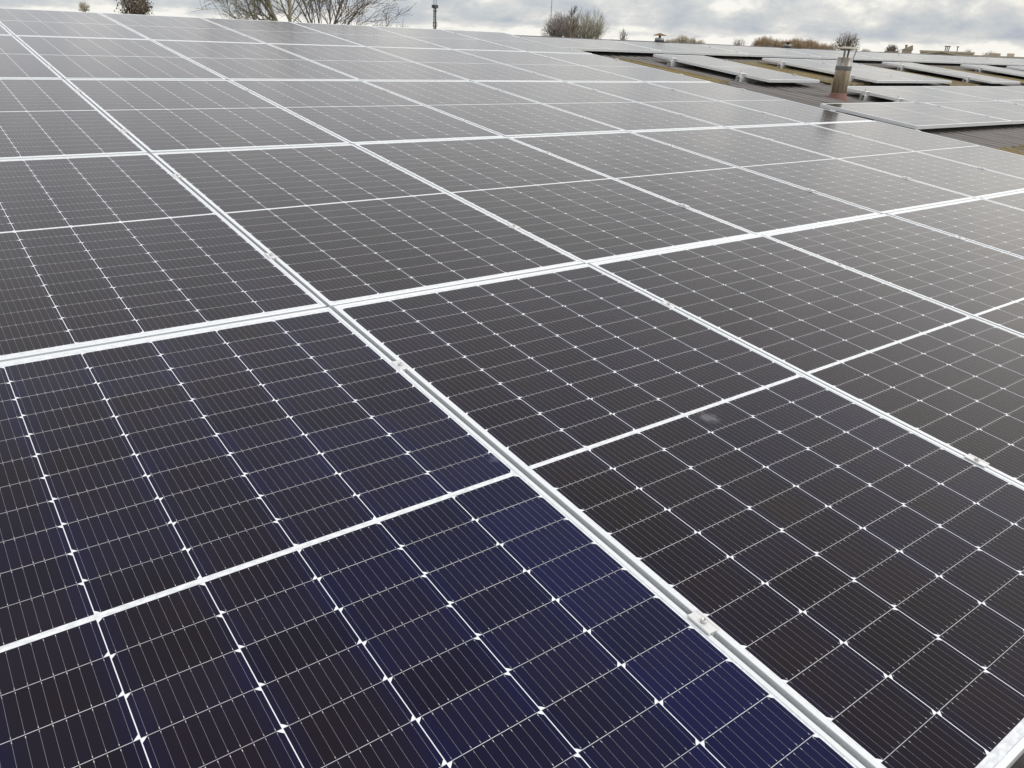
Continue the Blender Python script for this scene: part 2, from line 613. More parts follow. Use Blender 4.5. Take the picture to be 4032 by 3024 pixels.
for k in range(1, 12):
    for q, fr in enumerate((.25, .78)):
        clamp(C_U0 + k * LW - .006, C_V0 + fr * PW, 'aluminium clamp on the %s seam of the ridge landscape row, %s one' % (ORD[k], ('lower', 'upper')[q]), 'clamps on the bare-roof panels')
RAILV = (B_V0 + .43, B_V0 + 1.70)
for u0, nm in ((8.285 + PW, 'lone portrait panel nearest the big array'), (10.89 + PU - .01, 'pair of portrait panels, middle seam'), (10.89 + PU + PW, 'pair of portrait panels, right edge'),
               (14.62 + PW, 'lone portrait panel right of the chimney'), (17.78 + PW, 'fourth portrait panel group')):
    for q, v in enumerate(RAILV):
        clamp(u0, v, 'aluminium clamp on the %s, %s one' % (nm, ('lower', 'upper')[q]), 'clamps on the bare-roof panels')


# ------------------------------------------------------------------ mounting rails
def rail(u0, u1, v, label):
    if not in_frame(u0 + .1, v, .1, .03):
        return
    root = empty('mounting_rail')
    mb = MB()
    a, z0, z1, t = .034, -.062, 0.0, .004
    L = u1 - u0
    mb.box((0, -a, z0), (L, -a + t, z1))
    mb.box((0, a - t, z0), (L, a, z1))
    mb.box((.002, -a + t, z0), (L - .002, a - t, z0 + t))
    mb.box((.002, -a + t, z1 - t), (L - .002, -.010, z1 - .0004))
    mb.box((.002, .010, z1 - t), (L - .002, a - t, z1 - .0004))
    mb.build('channel', M['clamp'], root)
    e = MB()
    e.box((.02, -.02, .0), (.05, .02, .046))
    e.box((.045, -.028, .040), (.135, .028, .046))
    e.box((.030, -.006, .046), (.042, .006, .075))
    e.build('end_clamp', M['clamp'], root)
    roof_place(root, u0, v, -DEPTH - .002)
    tag(root, label, 'mounting rail', 'rails under the bare-roof panels')


for nm, u0, u1 in (('lone panel nearest the big array', 8.285, 8.285 + PW), ('pair of panels behind the chimney', 10.89, 10.89 + PU + PW), ('lone panel right of the chimney pair', 14.62, 14.62 + PW), ('fourth portrait group', 17.78, 17.78 + PW)):
    for q, v in enumerate(RAILV):
        rail(u0 - .10, u1 + .06, v, 'aluminium rail end under the %s, %s one' % (nm, ('lower', 'upper')[q]))
for q, v in enumerate((3.16, 3.62)):
    rail(D_U0 - .10, D_U0 + 4.0, v, 'aluminium rail end left of the landscape row behind the chimney, %s one' % ('lower', 'upper')[q])

# ------------------------------------------------------------------ the building under the panels
SHEET_N = -.098                   # crest height of the sheeting
WAVE, AMP = .177, .031
U_MIN, U_MAX, V_EAVE, V_RIDGE = -7.0, 52.0, -2.78, 8.86
GROUND_Z = -5.2


def roof_material():
    m, g, b = new_mat('weathered_fibre_cement')
    t = g.node('ShaderNodeTexCoord')
    o = t.outputs['Object']
    X, Y, Z = g.sep(o)
    big = g.noise(o, .8, 6, .6)
    streak = g.noise(g.xyz(g.m('MULTIPLY', X, 9.0), g.m('MULTIPLY', Y, .7), 0.0), 1.0, 6, .6)
    fine = g.noise(o, 60.0, 5, .65)
    c = g.mix(g.smooth(streak, .3, .7), (.165, .150, .143), (.265, .246, .236))
    c = g.mix(g.m('MULTIPLY', g.smooth(big, .45, .75), .5), c, (.20, .185, .16))
    c = g.mix(g.m('MULTIPLY', g.smooth(fine, .58, .78), .35), c, (.34, .33, .32))
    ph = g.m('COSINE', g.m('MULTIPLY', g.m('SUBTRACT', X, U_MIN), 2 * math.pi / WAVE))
    rib_shade = g.m('ADD', g.m('MULTIPLY', ph, -0.5), g.m('ADD', -0.05, g.m('MULTIPLY', g.m('SUBTRACT', streak, .5), 1.6)))
    c = g.mix(g.m('MULTIPLY', g.smooth(rib_shade, -.50, -.06), .86), c, (.048, .042, .040))  # shade between the ribs painted into the colour, broken up by the streaks
    # lichen and moss in patches
    moss = g.m('MULTIPLY', g.smooth(g.noise(o, 2.3, 8, .7), .60, .70), g.smooth(fine, .35, .55))
    c = g.mix(g.m('MULTIPLY', moss, .7), c, (.14, .12, .045))
    g.link(c, b.inputs['Base Color'])
    b.inputs['Roughness'].default_value = .85
    bp = g.node('ShaderNodeBump')
    bp.inputs['Strength'].default_value = .5
    bp.inputs['Distance'].default_value = .004
    g.link(fine, bp.inputs['Height'])
    g.link(bp.outputs[0], b.inputs['Normal'])
    return m


def rooflight_material():
    m, g, b = new_mat('yellowed_rooflight')
    t = g.node('ShaderNodeTexCoord')
    o = t.outputs['Object']
    X, Y, Z = g.sep(o)
    st = g.noise(g.xyz(g.m('MULTIPLY', X, 7.0), g.m('MULTIPLY', Y, 1.1), 0.0), 1.0, 6, .6)
    fine = g.noise(o, 34.0, 6, .7)
    c = g.mix(g.smooth(st, .3, .7), (.13, .093, .028), (.27, .205, .085))
    c = g.mix(g.smooth(fine, .5, .72), c, (.10, .085, .04))
    c = g.mix(g.m('MULTIPLY', g.smooth(g.noise(o, 3.0, 6, .7), .5, .68), .7), c, (.22, .205, .17))
    g.link(c, b.inputs['Base Color'])
    b.inputs['Roughness'].default_value = .6
    bp = g.node('ShaderNodeBump')
    bp.inputs['Strength'].default_value = .8
    bp.inputs['Distance'].default_value = .008
    g.link(fine, bp.inputs['Height'])
    g.link(bp.outputs[0], b.inputs['Normal'])
    return m


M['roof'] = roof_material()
M['rooflight'] = rooflight_material()
M['wall'] = plain('rendered_wall', (.42, .40, .36), .8, 0, .12, 1.5, .2)


def corrugated(mb, u0, u1, v0, v1, n0, n1, per=8, thick=.007):
    """one course of corrugated sheeting from v0 (n0) up to v1 (n1), with thickness at the lower edge"""
    k0 = int(round((u0 - U_MIN) / WAVE * per))
    k1 = int(round((u1 - U_MIN) / WAVE * per))
    ks = range(k0, k1 + 1)
    vs, fs = [], []
    cnt = len(ks)
    for row, (v, n, dn) in enumerate(((v0, n0, -thick), (v0, n0, 0), (v1, n1, 0))):
        for k in ks:
            ph = 2 * math.pi * k / per
            vs.append((U_MIN + k * WAVE / per, v, n - 2 * AMP + 2 * AMP * (.5 + .5 * math.cos(ph)) ** 1.8 + dn))
    for row in range(2):
        for i in range(cnt - 1):
            a = row * cnt + i
            fs.append((a, a + 1, a + 1 + cnt, a + cnt))
    mb.add(vs, fs)


bld = empty('warehouse')
roof_place(bld, 0, 0, 0)
tag(bld, 'low wide shed with weathered grey corrugated roof under the solar panels', 'building')
COURSES = [V_EAVE - .25, -1.0, 1.22, 3.02, 4.78, 6.82, V_RIDGE]
mb = MB()
for i in range(len(COURSES) - 1):
    corrugated(mb, U_MIN, U_MAX, COURSES[i], COURSES[i + 1] + .12, SHEET_N + .010, SHEET_N - .001)
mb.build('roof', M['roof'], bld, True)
# rear slope falls away from the ridge (built in the roof's own frame)
mb = MB()
c2, s2 = math.cos(-2 * SLOPE), math.sin(-2 * SLOPE)
vs, fs = [], []
kk = int((U_MAX - U_MIN) / WAVE * 4)
for j, d in enumerate((0, 12.0)):
    for k in range(kk + 1):
        ph = 2 * math.pi * k / 4
        nn = SHEET_N - AMP + AMP * math.cos(ph)
        vs.append((U_MIN + k * WAVE / 4, V_RIDGE + d * c2 - nn * s2 * 0, nn + d * s2))
for k in range(kk):
    fs.append((k, k + 1, k + 2 + kk, k + 1 + kk))
mb.add(vs, fs)
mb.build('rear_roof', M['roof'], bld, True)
# ridge capping: two wings and a roll, in 1.1 m pieces that overlap a little
mb = MB()
u = U_MIN
i = 0
while u < U_MAX:
    h = .003 * (i % 2)
    e = u + 1.12
    pr = [(-.26, -.102), (-.245, -.094), (-.06, -.080), (-.045, -.068), (0, -.060), (.045, -.068), (.06, -.080), (.26, -.126)]
    vs = [(u, V_RIDGE + a, z + h) for a, z in pr] + [(e, V_RIDGE + a, z + h) for a, z in pr]
    k = len(pr)
    mb.add(vs, [(q, q + k, q + k + 1, q + 1) for q in range(k - 1)])
    u += 1.10
    i += 1
M['cap'] = plain('ridge_fibre_cement', (.13, .125, .125), .85, 0, .25, 3.0, .3)
mb.build('ridge_cap', M['cap'], bld)
# walls (vertical in the world, so undo the slope)
wl = MB()
inv3 = M3.transposed()
def wbox(a, b):
    tmp = MB()
    tmp.box(a, b)
    wl.add([inv3 @ Vector(p) for p in tmp.v], tmp.f)
ey = (M3 @ Vector((0, V_EAVE, SHEET_N - .2)))
by = (M3 @ Vector((0, V_RIDGE + 11.7, 0))).y
wbox((U_MIN + .3, ey.y + .25, GROUND_Z), (U_MAX - .3, ey.y + .5, ey.z + .02))
wbox((U_MIN + .3, by - .9, GROUND_Z), (U_MAX - .3, by - .65, -1.25))
wbox((U_MIN + .3, ey.y + .5, GROUND_Z), (U_MIN + .55, by - .9, ey.z - .1))
wbox((U_MAX - .55, ey.y + .5, GROUND_Z), (U_MAX - .3, by - .9, ey.z - .1))
wl.build('wall', M['wall'], bld)
# yellowed translucent sheets let into the roof
for u0, v0, v1 in ((6.86, 4.80, 6.84), (10.0, 4.68, 6.84), (13.3, 4.60, 6.84), (16.55, 4.66, 6.84), (7.15, -1.0, 1.24), (10.2, -1.0, 1.24), (13.4, 1.26, 3.0)):
    k = round((u0 - U_MIN) / WAVE)
    u0 = U_MIN + k * WAVE
    mb = MB()
    corrugated(mb, u0, u0 + WAVE * 6, v0, v1, SHEET_N + .024, SHEET_N + .012)
    # ragged lower lip of moss
    mb.build('rooflight', M['rooflight'], bld, True)


# ------------------------------------------------------------------ chimney and ridge vents
def rust_metal():
    m, g, b = new_mat('stained_flue_steel')
    t = g.node('ShaderNodeTexCoord')
    o = t.outputs['Object']
    X, Y, Z = g.sep(o)
    st = g.noise(g.xyz(g.m('MULTIPLY', X, 22.0), g.m('MULTIPLY', Y, 22.0), g.m('MULTIPLY', Z, 2.0)), 1.0, 6, .6)
    fine = g.noise(o, 40.0, 6, .7)
    c = g.mix(g.smooth(st, .32, .68), (.36, .31, .23), (.22, .155, .085))
    c = g.mix(g.m('MULTIPLY', g.smooth(g.noise(g.xyz(g.m('MULTIPLY', X, 14.0), g.m('MULTIPLY', Y, 14.0), g.m('MULTIPLY', Z, 1.3)), 1.3, 5, .6), .55, .68), .85), c, (.21, .10, .04))
    c = g.mix(g.m('MULTIPLY', g.smooth(fine, .45, .7), .4), c, (.40, .34, .25))
    c = g.mix(g.m('MULTIPLY', g.gt(Z, .452), g.m('SUBTRACT', 1.0, g.m('MULTIPLY', g.smooth(st, .5, .62), .8))), c, (.37, .37, .345))
    g.link(c, b.inputs['Base Color'])
    b.inputs['Metallic'].default_value = .25
    b.inputs['Roughness'].default_value = .5
    return m


M['flue'] = rust_metal()
M['galv'] = plain('galvanised_band', (.36, .37, .36), .45, .5, .2, 14.0)
M['terracotta'] = plain('red_flashing_boot', (.21, .115, .092), .8, 0, .3, 20.0, .4)
M['capm'] = plain('weathered_cap', (.40, .36, .28), .6, .2, .25, 9.0)
M['rust'] = plain('rusted_cowl', (.235, .15, .085), .8, .1, .3, 9.0)
M['darkmetal'] = plain('dark_strap', (.045, .04, .035), .6, .3)

ch = empty('chimney_flue')
CHU, CHV = 8.74, 3.74
ch.location = M3 @ Vector((CHU, CHV, SHEET_N - .02))
ch.rotation_euler = (0, R(0.6), 0)
ch.scale = (1, 1, .90)
tag(ch, 'rust-streaked metal flue pipe with round rain cap and red boot, on bare corrugated roof', 'chimney')
mb = MB()
mb.lathe([(.150, -.03), (.142, .010), (.128, .017), (.130, .027), (.117, .034), (.120, .044), (.107, .052), (.110, .063), (.100, .071), (.103, .080), (.097, .088), (.094, .094)], 40)
mb.build('flashing_boot', M['terracotta'], ch, True)
mb = MB()
mb.lathe([(.0925, .02), (.0925, .345), (.0925, .346), (.0925, .560), (.0885, .560), (.0885, .45)], 40)
mb.build('pipe', M['flue'], ch, True)
mb = MB()
mb.lathe([(.0940, .395), (.0970, .397), (.0970, .447), (.0985, .449), (.0985, .455), (.0945, .457)], 40)
mb.build('joint_band', M['galv'], ch, True)
mb = MB()
mb.lathe([(.142, .672), (.145, .668), (.146, .673), (.10, .690), (.05, .699), (.004, .701)], 40)
# underside dish
mb.lathe([(.004, .684), (.05, .682), (.10, .677), (.141, .670)], 40)
mb.build('rain_cap', M['capm'], ch, True)
for a in (200, 318, 20):
    a = R(a)
    mb = MB()
    ca, sa = math.cos(a), math.sin(a)
    p0, p1, p2 = Vector((.0945 * ca, .0945 * sa, .50)), Vector((.0955 * ca, .0955 * sa, .565)), Vector((.118 * ca, .118 * sa, .676))
    tv = Vector((-sa, ca, 0)) * .012
    nv = Vector((ca, sa, 0)) * .003
    vs = []
    for p in (p0, p1, p2):
        vs += [p - tv, p + tv, p + tv + nv, p - tv + nv]
    fs = [(0, 1, 2, 3), (8, 11, 10, 9)]
    for r in range(2):
        for k in range(4):
            fs.append((r * 4 + k, r * 4 + (k + 1) % 4, r * 4 + 4 + (k + 1) % 4, r * 4 + 4 + k))
    mb.add(vs, fs)
    mb.build('cap_strap', M['darkmetal'] if a > R(300) else M['flue'], ch)

vt = empty('ridge_vent')
vt.location = M3 @ Vector((10.72, V_RIDGE, -.078))
tag(vt, 'small ridge vent with rusty conical cowl, nearer the bare willow', 'roof vent', 'vents on the ridge')
mb = MB(); mb.box((-.15, -.12, -.06), (.15, .12, .012)); mb.lathe([(.10, .012), (.095, .03)], 20)
mb.build('base', M['black'], vt)
mb = MB(); mb.lathe([(.088, .03), (.085, .078), (.075, .085)], 24); mb.build('collar', M['galv'], vt, True)
mb = MB(); mb.lathe([(.022, .08), (.022, .135)], 12); mb.build('stem', M['rust'], vt, True)
mb = MB(); mb.lathe([(.125, .122), (.128, .127), (.06, .150), (.008, .168)], 28); mb.build('cowl', M['rust'], vt, True)
vt = empty('ridge_vent')
vt.location = M3 @ Vector((14.65, V_RIDGE, -.078))
tag(vt, 'ridge vent with flat brown cap on pale collar, before the russet trees', 'roof vent', 'vents on the ridge')
mb = MB(); mb.box((-.30, -.14, -.06), (.30, .14, .014)); mb.lathe([(.10, .014), (.09, .032)], 20)
mb.build('base', M['black'], vt)
mb = MB(); mb.lathe([(.085, .03), (.078, .075), (.074, .085)], 24); mb.build('collar', M['galv'], vt, True)
mb = MB(); mb.lathe([(.03, .082), (.028, .125)], 14); mb.build('stem', M['darkmetal'], vt, True)
mb = MB(); mb.lathe([(.095, .116), (.105, .122), (.100, .131), (.03, .140), (.008, .142)], 28); mb.build('cowl', M['rust'], vt, True)

# ------------------------------------------------------------------ ground
def ground_material():
    m, g, b = new_mat('winter_ground')
    t = g.node('ShaderNodeTexCoord')
    o = t.outputs['Object']
    a = g.noise(o, .03, 8, .6)
    f = g.noise(o, 2.0, 8, .7)
    c = g.mix(g.smooth(a, .4, .6), (.07, .085, .035), (.13, .12, .075))
    c = g.mix(g.m('MULTIPLY', g.smooth(f, .4, .7), .6), c, (.05, .05, .03))
    g.link(c, b.inputs['Base Color'])
    b.inputs['Roughness'].default_value = .95
    return m


mb = MB()
mb.add([(-2500, -2500, 0), (2500, -2500, 0), (2500, 2500, 0), (-2500, 2500, 0)], [(0, 1, 2, 3)])
gr = mb.build('ground', ground_material())
gr.location = (0, 0, GROUND_Z)
gr['kind'] = 'structure'

# ------------------------------------------------------------------ bare winter trees
def bark(name, c, c2):
    m, g, b = new_mat(name)
    t = g.node('ShaderNodeTexCoord')
    f = g.noise(t.outputs['Object'], 1.3, 6, .65)
    c_ = g.mix(g.smooth(f, .35, .65), c, c2)
    g.link(c_, b.inputs['Base Color'])
    b.inputs['Roughness'].default_value = .9
    return m


M['bark_green'] = bark('mossy_bark', (.17, .155, .10), (.27, .25, .18))
M['bark_brown'] = bark('brown_bark', (.13, .10, .075), (.22, .185, .15))
M['bark_grey'] = bark('grey_twigs', (.25, .21, .20), (.38, .34, .31))
M['bark_russet'] = bark('russet_twigs', (.34, .235, .15), (.50, .39, .27))
M['bark_pale'] = bark('pale_twigs', (.40, .35, .27), (.56, .50, .40))
M['bark_olive'] = bark('olive_twigs', (.27, .25, .19), (.42, .40, .32))
M['birch'] = bark('birch_bark', (.50, .44, .35), (.62, .57, .48))
M['ivy'] = bark('ivy_leaves', (.085, .068, .042), (.19, .155, .105))


class Tree:
    def __init__(self, seed):
        self.r = random.Random(seed)
        self.trunk, self.crown = MB(), MB()

    def branch(self, mb, p, d, L, r0, lev, up, spread, kids, minr, segs=None, sides=None, droop=0.0, wob=.16):
        rg = self.r
        segs = segs or (5 if lev >= 2 else 3 if lev == 1 else 2)
        pts, rads = [p.copy()], [r0]
        d = d.normalized()
        q = p.copy()
        for i in range(segs):
            t = (i + 1) / segs
            d = (d + Vector((rg.gauss(0, wob), rg.gauss(0, wob), rg.gauss(0, wob) + up * .18 - droop * t * .5))).normalized()
            q = q + d * (L / segs)
            pts.append(q.copy())
            rads.append(max(minr, r0 * (1 - .72 * t)))
        mb.tube(pts, rads, sides or (5 if lev >= 3 else 4 if lev == 2 else 3))
        if lev <= 0:
            return
        n = kids[lev]
        for k in range(n):
            t = .25 + .75 * (k + rg.random()) / n
            i = min(int(t * segs), segs - 1)
            ft = t * segs - i
            bp = pts[i].lerp(pts[i + 1], min(ft, 1))
            bd = (pts[i + 1] - pts[i]).normalized()
            side = bd.orthogonal().normalized()
            side.rotate(Matrix.Rotation(rg.uniform(0, 2 * math.pi), 3, bd))
            nd = (bd * (1 - spread * rg.uniform(.6, 1.2)) + side * spread * rg.uniform(.7, 1.3)).normalized()
            self.branch(self.crown, bp, nd, L * rg.uniform(.42, .68), max(minr, rads[i] * .58), lev - 1, up, spread, kids, minr, droop=droop, wob=wob)


def tree(name, label, group, base, height, seed, mat, style, tmat=None, trunk_h=.28, limbs=7, lev=3, kids=(0, 4, 5, 6), spread=.55, up=.5, minr=.008, r0=.16, lean=(0, 0), fan=.75, limb_len=.62, droop=0.0, wob=.16, leaves=0, dirs=None, right=None, env=None):
    if env:
        trunk_h = (env[1] - .75 * env[2]) / height
        limb_len = 1.75 * env[2] / height
    T = Tree(seed)
    rg = T.r
    H = height
    top = Vector((lean[0], lean[1], H * trunk_h))
    mid = top * .5 + Vector((rg.gauss(0, .05), rg.gauss(0, .05), 0))
    if style == 'leader':                     # one straight stem with side branches all the way
        pts = [Vector((0, 0, 0))] + [Vector((rg.gauss(0, .004) * H, rg.gauss(0, .004) * H, H * k / 8)) for k in range(1, 9)]
        T.trunk.tube(pts, [max(minr, r0 * (1 - .92 * k / 8)) for k in range(9)], 6)
        for k in range(limbs):
            t = trunk_h + (1 - trunk_h) * (k + rg.random()) / limbs
            a = rg.uniform(0, 2 * math.pi)
            i = min(int(t * 8), 7)
            p = pts[i].lerp(pts[i + 1], t * 8 - i)
            d = Vector((math.cos(a) * fan, math.sin(a) * fan, .55))
            T.branch(T.crown, p, d, H * limb_len * (1.05 - t) + .3, max(minr, r0 * .45 * (1.1 - t)), lev - 1, up, spread, kids, minr, droop=droop, wob=wob)
    else:
        T.trunk.tube([Vector((0, 0, 0)), mid, top], [r0 * 1.15, r0, r0 * .85], 8)
        for q_ in dirs or ():
            fw = Vector((-right.y, right.x, 0))
            d = right * q_[0] + fw * q_[1] + Vector((0, 0, q_[2]))
            T.branch(T.trunk, top - Vector((0, 0, rg.uniform(0, .05) * H)), d, q_[3], r0 * q_[4], lev, up, spread, kids, minr, segs=7, droop=droop, wob=wob)
        for k in range(limbs):
            a = 2 * math.pi * (k + rg.uniform(-.3, .3)) / limbs
            f = fan * math.sqrt((k % 3 + .6) / 3)
            d = Vector((math.cos(a) * f, math.sin(a) * f, 1.0))
            T.branch(T.trunk if lev > 2 else T.crown, top - Vector((0, 0, rg.uniform(0, .06) * H)), d, H * limb_len * rg.uniform(.85, 1.1) * (1.0 - .12 * (f / max(fan, .01))), r0 * .62, lev, up, spread, kids, minr, droop=droop, wob=wob)
    if not dirs:                               # bring the whole tree to its real height
        zs = sorted(p[2] for p in T.crown.v)
        k = H / zs[int(len(zs) * (.90 if env else .972))]
        for mbx in (T.trunk, T.crown):
            mbx.v = [(p[0] * k, p[1] * k, p[2] * k) for p in mbx.v]
    if env:                                    # draw the outermost twigs back to a rounded crown
        rx, zc, rz = env
        for mbx in (T.trunk, T.crown):
            out = []
            for p in mbx.v:
                z = (p[2] - zc) / rz
                q = math.sqrt((p[0] ** 2 + p[1] ** 2) / rx ** 2 + z * z)
                if q > .75 and z > -1.2:
                    k = (.75 + (q - .75) * .56) / q
                    out.append((p[0] * k, p[1] * k, zc + (p[2] - zc) * k))
                else:
                    out.append(p)
            mbx.v = out
    if leaves:
        cv = [p for p in T.crown.v if p[2] > H * .45]
        idx = list(range(len(cv)))
        L = MB()
        for _ in range(leaves):
            p = Vector(cv[rg.choice(idx)]) + Vector((rg.gauss(0, .18), rg.gauss(0, .18), rg.gauss(0, .18)))
            s = rg.uniform(.05, .11)
            a = Vector((rg.gauss(0, 1), rg.gauss(0, 1), rg.gauss(0, 1))).normalized() * s
            b_ = a.orthogonal().normalized() * s * .7
            L.add([p - a, p + b_, p + a, p - b_], [(0, 1, 2, 3)])
        T.leaves = L
    root = empty(name, base)
    T.trunk.build('trunk', tmat or mat, root, True)
    T.crown.build('crown', mat, root)
    if leaves:
        T.leaves.build('leaves', M['ivy'], root)
    tag(root, label, 'tree', group)
    return root


def spot(px, dist):
    p = at(px, 150, dist)
    return Vector((p.x, p.y, GROUND_Z))


def top_h(px, py, dist):
    return at(px, py, dist).z - GROUND_Z


GB = 'bare trees beyond the ridge'
# big bare trees whose crowns run out of the top of the picture
def right_of(px):
    d = ray(px, 150)
    return Vector((d.y, -d.x, 0)).normalized()


fh = top_h(1120, 190, 27)
tree('bare_tree', 'bare tree with mossy limbs forking wide, its crown cut by the picture top', GB, spot(1120, 27), fh / .5, 11, M['bark_green'], 'fan', r0=.115, trunk_h=.5, limbs=0, lev=3, kids=(0, 7, 7, 8), limb_len=.4, minr=.0045, spread=.48, wob=.10, up=.35, right=right_of(1120),
     dirs=[(-.70, .1, 1, 2.2, .5), (-.36, -.3, 1, 3.0, .55), (-.12, .3, 1, 3.1, .6), (.10, -.1, 1, 3.0, .6), (.30, .3, 1, 2.8, .5), (-.50, .5, .9, 2.0, .42)])
fh = top_h(1268, 185, 29)
tree('bare_tree', 'bare tree with many thin twigs arching right, left of the telecom mast', GB, spot(1268, 29), fh / .5, 23, M['bark_brown'], 'fan', r0=.085, trunk_h=.5, limbs=0, lev=3, kids=(0, 5, 6, 8), limb_len=.4, minr=.005, spread=.42, up=.35, wob=.12, right=right_of(1268),
     dirs=[(-.45, .2, 1, 2.6, .5), (-.15, -.2, 1, 2.9, .5), (.15, .1, 1, 2.9, .5), (.45, -.2, 1, 2.6, .45), (.75, .1, .9, 2.5, .45), (1.05, .2, .85, 2.4, .4), (1.5, 0, .85, 1.9, .36), (0, .4, 1, 2.6, .4)])
def crown(px, hw, ytop, ymid, D_):
    """height and rounded crown envelope of a tree from where its top and sides show"""
    H, zc = top_h(px, ytop, D_), top_h(px, ymid, D_)
    return dict(base=spot(px, D_), height=H, env=(hw * D_ / FPX, zc, H - zc))


tree('ivy_tree', 'dark rounded ivy-clad tree poking up behind the left ridge', GB, seed=31, mat=M['bark_brown'], style='fan', r0=.16, limbs=10, lev=3, kids=(0, 3, 4, 5), fan=.7, minr=.010, leaves=800, **crown(548, 54, -18, 40, 62))
tree('small_tree', 'faint small bare tree top left of the ivy-clad tree', GB, seed=37, mat=M['bark_pale'], style='fan', r0=.12, limbs=8, lev=2, kids=(0, 6, 7), fan=.7, minr=.011, wob=.2, **crown(350, 24, 10, 36, 110))
# clump with the birch
tree('weeping_tree', 'grey-brown bare tree with drooping twigs, left of the birch trunk', GB, seed=41, mat=M['bark_grey'], style='fan', r0=.13, limbs=16, lev=2, kids=(0, 9, 11), fan=.75, minr=.0095, droop=.22, spread=.5, **crown(2200, 66, 64, 128, 85))
tree('birch_tree', 'slender birch with pale trunk and fine pointed top', GB, spot(2248, 83), top_h(2246, 28, 83), 43, M['bark_brown'], 'leader', tmat=M['birch'], r0=.13, trunk_h=.62, limbs=34, lev=2, kids=(0, 8), fan=.42, limb_len=.24, minr=.012, up=.9, spread=.4)
tree('willow_tree', 'olive-grey bare willow fanning out right of the birch', GB, seed=47, mat=M['bark_olive'], style='fan', r0=.14, limbs=24, lev=2, kids=(0, 8, 8), fan=1.15, minr=.0105, spread=.26, up=.35, wob=.07, **crown(2298, 96, 58, 146, 88))
tree('young_tree', 'sparse young tree with upright twigs, left of the conical vent', GB, seed=53, mat=M['bark_grey'], style='fan', r0=.08, limbs=9, lev=2, kids=(0, 3, 4), fan=.45, minr=.010, spread=.3, up=.8, **crown(2452, 30, 118, 150, 90))
# far trees: one of each kind, then copies
def copy_tree(o, base, scale, rz, label):
    c = o.copy()
    col.objects.link(c)
    c.location = base
    c.scale = scale
    c.rotation_euler = (0, 0, rz)
    c['label'] = label
    for ch_ in list(o.children):
        d = ch_.copy()
        col.objects.link(d)
        d.parent = c
    return c


GF = 'distant bare trees on the skyline'
pale = tree('distant_tree', 'pale far tree, tallest of the faint row right of the conical vent', GF, seed=61, mat=M['bark_pale'], style='fan', r0=.2, limbs=12, lev=2, kids=(0, 8, 10), fan=.8, minr=.017, wob=.2, **crown(2690, 38, 143, 168, 230))
hp = top_h(2690, 143, 230)
for px, py, lb in ((2632, 158, 'pale far tree at the left end of the faint row by the conical vent'), (2655, 155, 'pale far tree between the row end and the tallest faint tree'),
                   (2726, 152, 'pale far tree just right of the tallest in the faint row'), (2760, 161, 'low pale far tree at the right end of the faint row')):
    s = top_h(px, py, 235) / hp
    copy_tree(pale, spot(px, 235), (s * .8, s * .8, s), px * .7, lb)
bush = tree('distant_tree', 'small thin tree alone between the pale row and the russet row', GF, seed=67, mat=M['bark_grey'], style='fan', r0=.1, limbs=9, lev=2, kids=(0, 5, 6), fan=.8, minr=.013, wob=.18, **crown(2913, 28, 153, 178, 180))
rus = tree('distant_tree', 'russet tree at the left end of the thick row, largest of it', GF, seed=71, mat=M['bark_russet'], style='fan', r0=.2, limbs=14, lev=2, kids=(0, 9, 11), fan=.75, minr=.020, spread=.5, wob=.2, **crown(3015, 34, 148, 182, 220))
hr = top_h(3015, 148, 220)
for i, (px, py) in enumerate(((2988, 160), (3058, 158), (3086, 163), (3112, 162), (3140, 155), (3168, 163), (3194, 160), (3215, 170), (3246, 176), (3272, 180))):
    s = top_h(px, py, 222 + i % 3 * 4) / hr
    copy_tree(rus, spot(px, 222 + i % 3 * 4), (s * .85, s * .85, s), px * .31,
              'russet far tree in the thick row left of the chimney, %s from its left end' % ORD[[1, 3, 4, 5, 6, 7, 8, 9, 10, 11][i]])
tree('oak_tree', 'dark brown spreading tree standing right behind the chimney cap', GB, seed=73, mat=M['bark_brown'], style='fan', r0=.18, limbs=11, lev=3, kids=(0, 3, 4, 5), fan=.85, minr=.013, wob=.2, **crown(3338, 54, 136, 182, 110))
copy_tree(pale, spot(3418, 250), (.8, .8, top_h(3418, 196, 250) / hp), 1.0, 'low hazy tree just right of the dark tree by the chimney')
tree('distant_tree', 'brown bare tree over the small brick house, right of the chimney', GF, seed=79, mat=M['bark_brown'], style='fan', r0=.13, limbs=10, lev=2, kids=(0, 6, 8), fan=.8, minr=.014, wob=.2, **crown(3522, 30, 179, 200, 140))
hbz = top_h(2913, 153, 180)
copy_tree(bush, spot(3830, 230), (1.1, 1.1, top_h(3830, 198, 230) / hbz), 2.0, 'small tree top above the long beige roof, left of the roof block')
copy_tree(bush, spot(3908, 230), (1.1, 1.1, top_h(3908, 205, 230) / hbz), 4.0, 'small tree top above the long beige roof, right of the roof block')

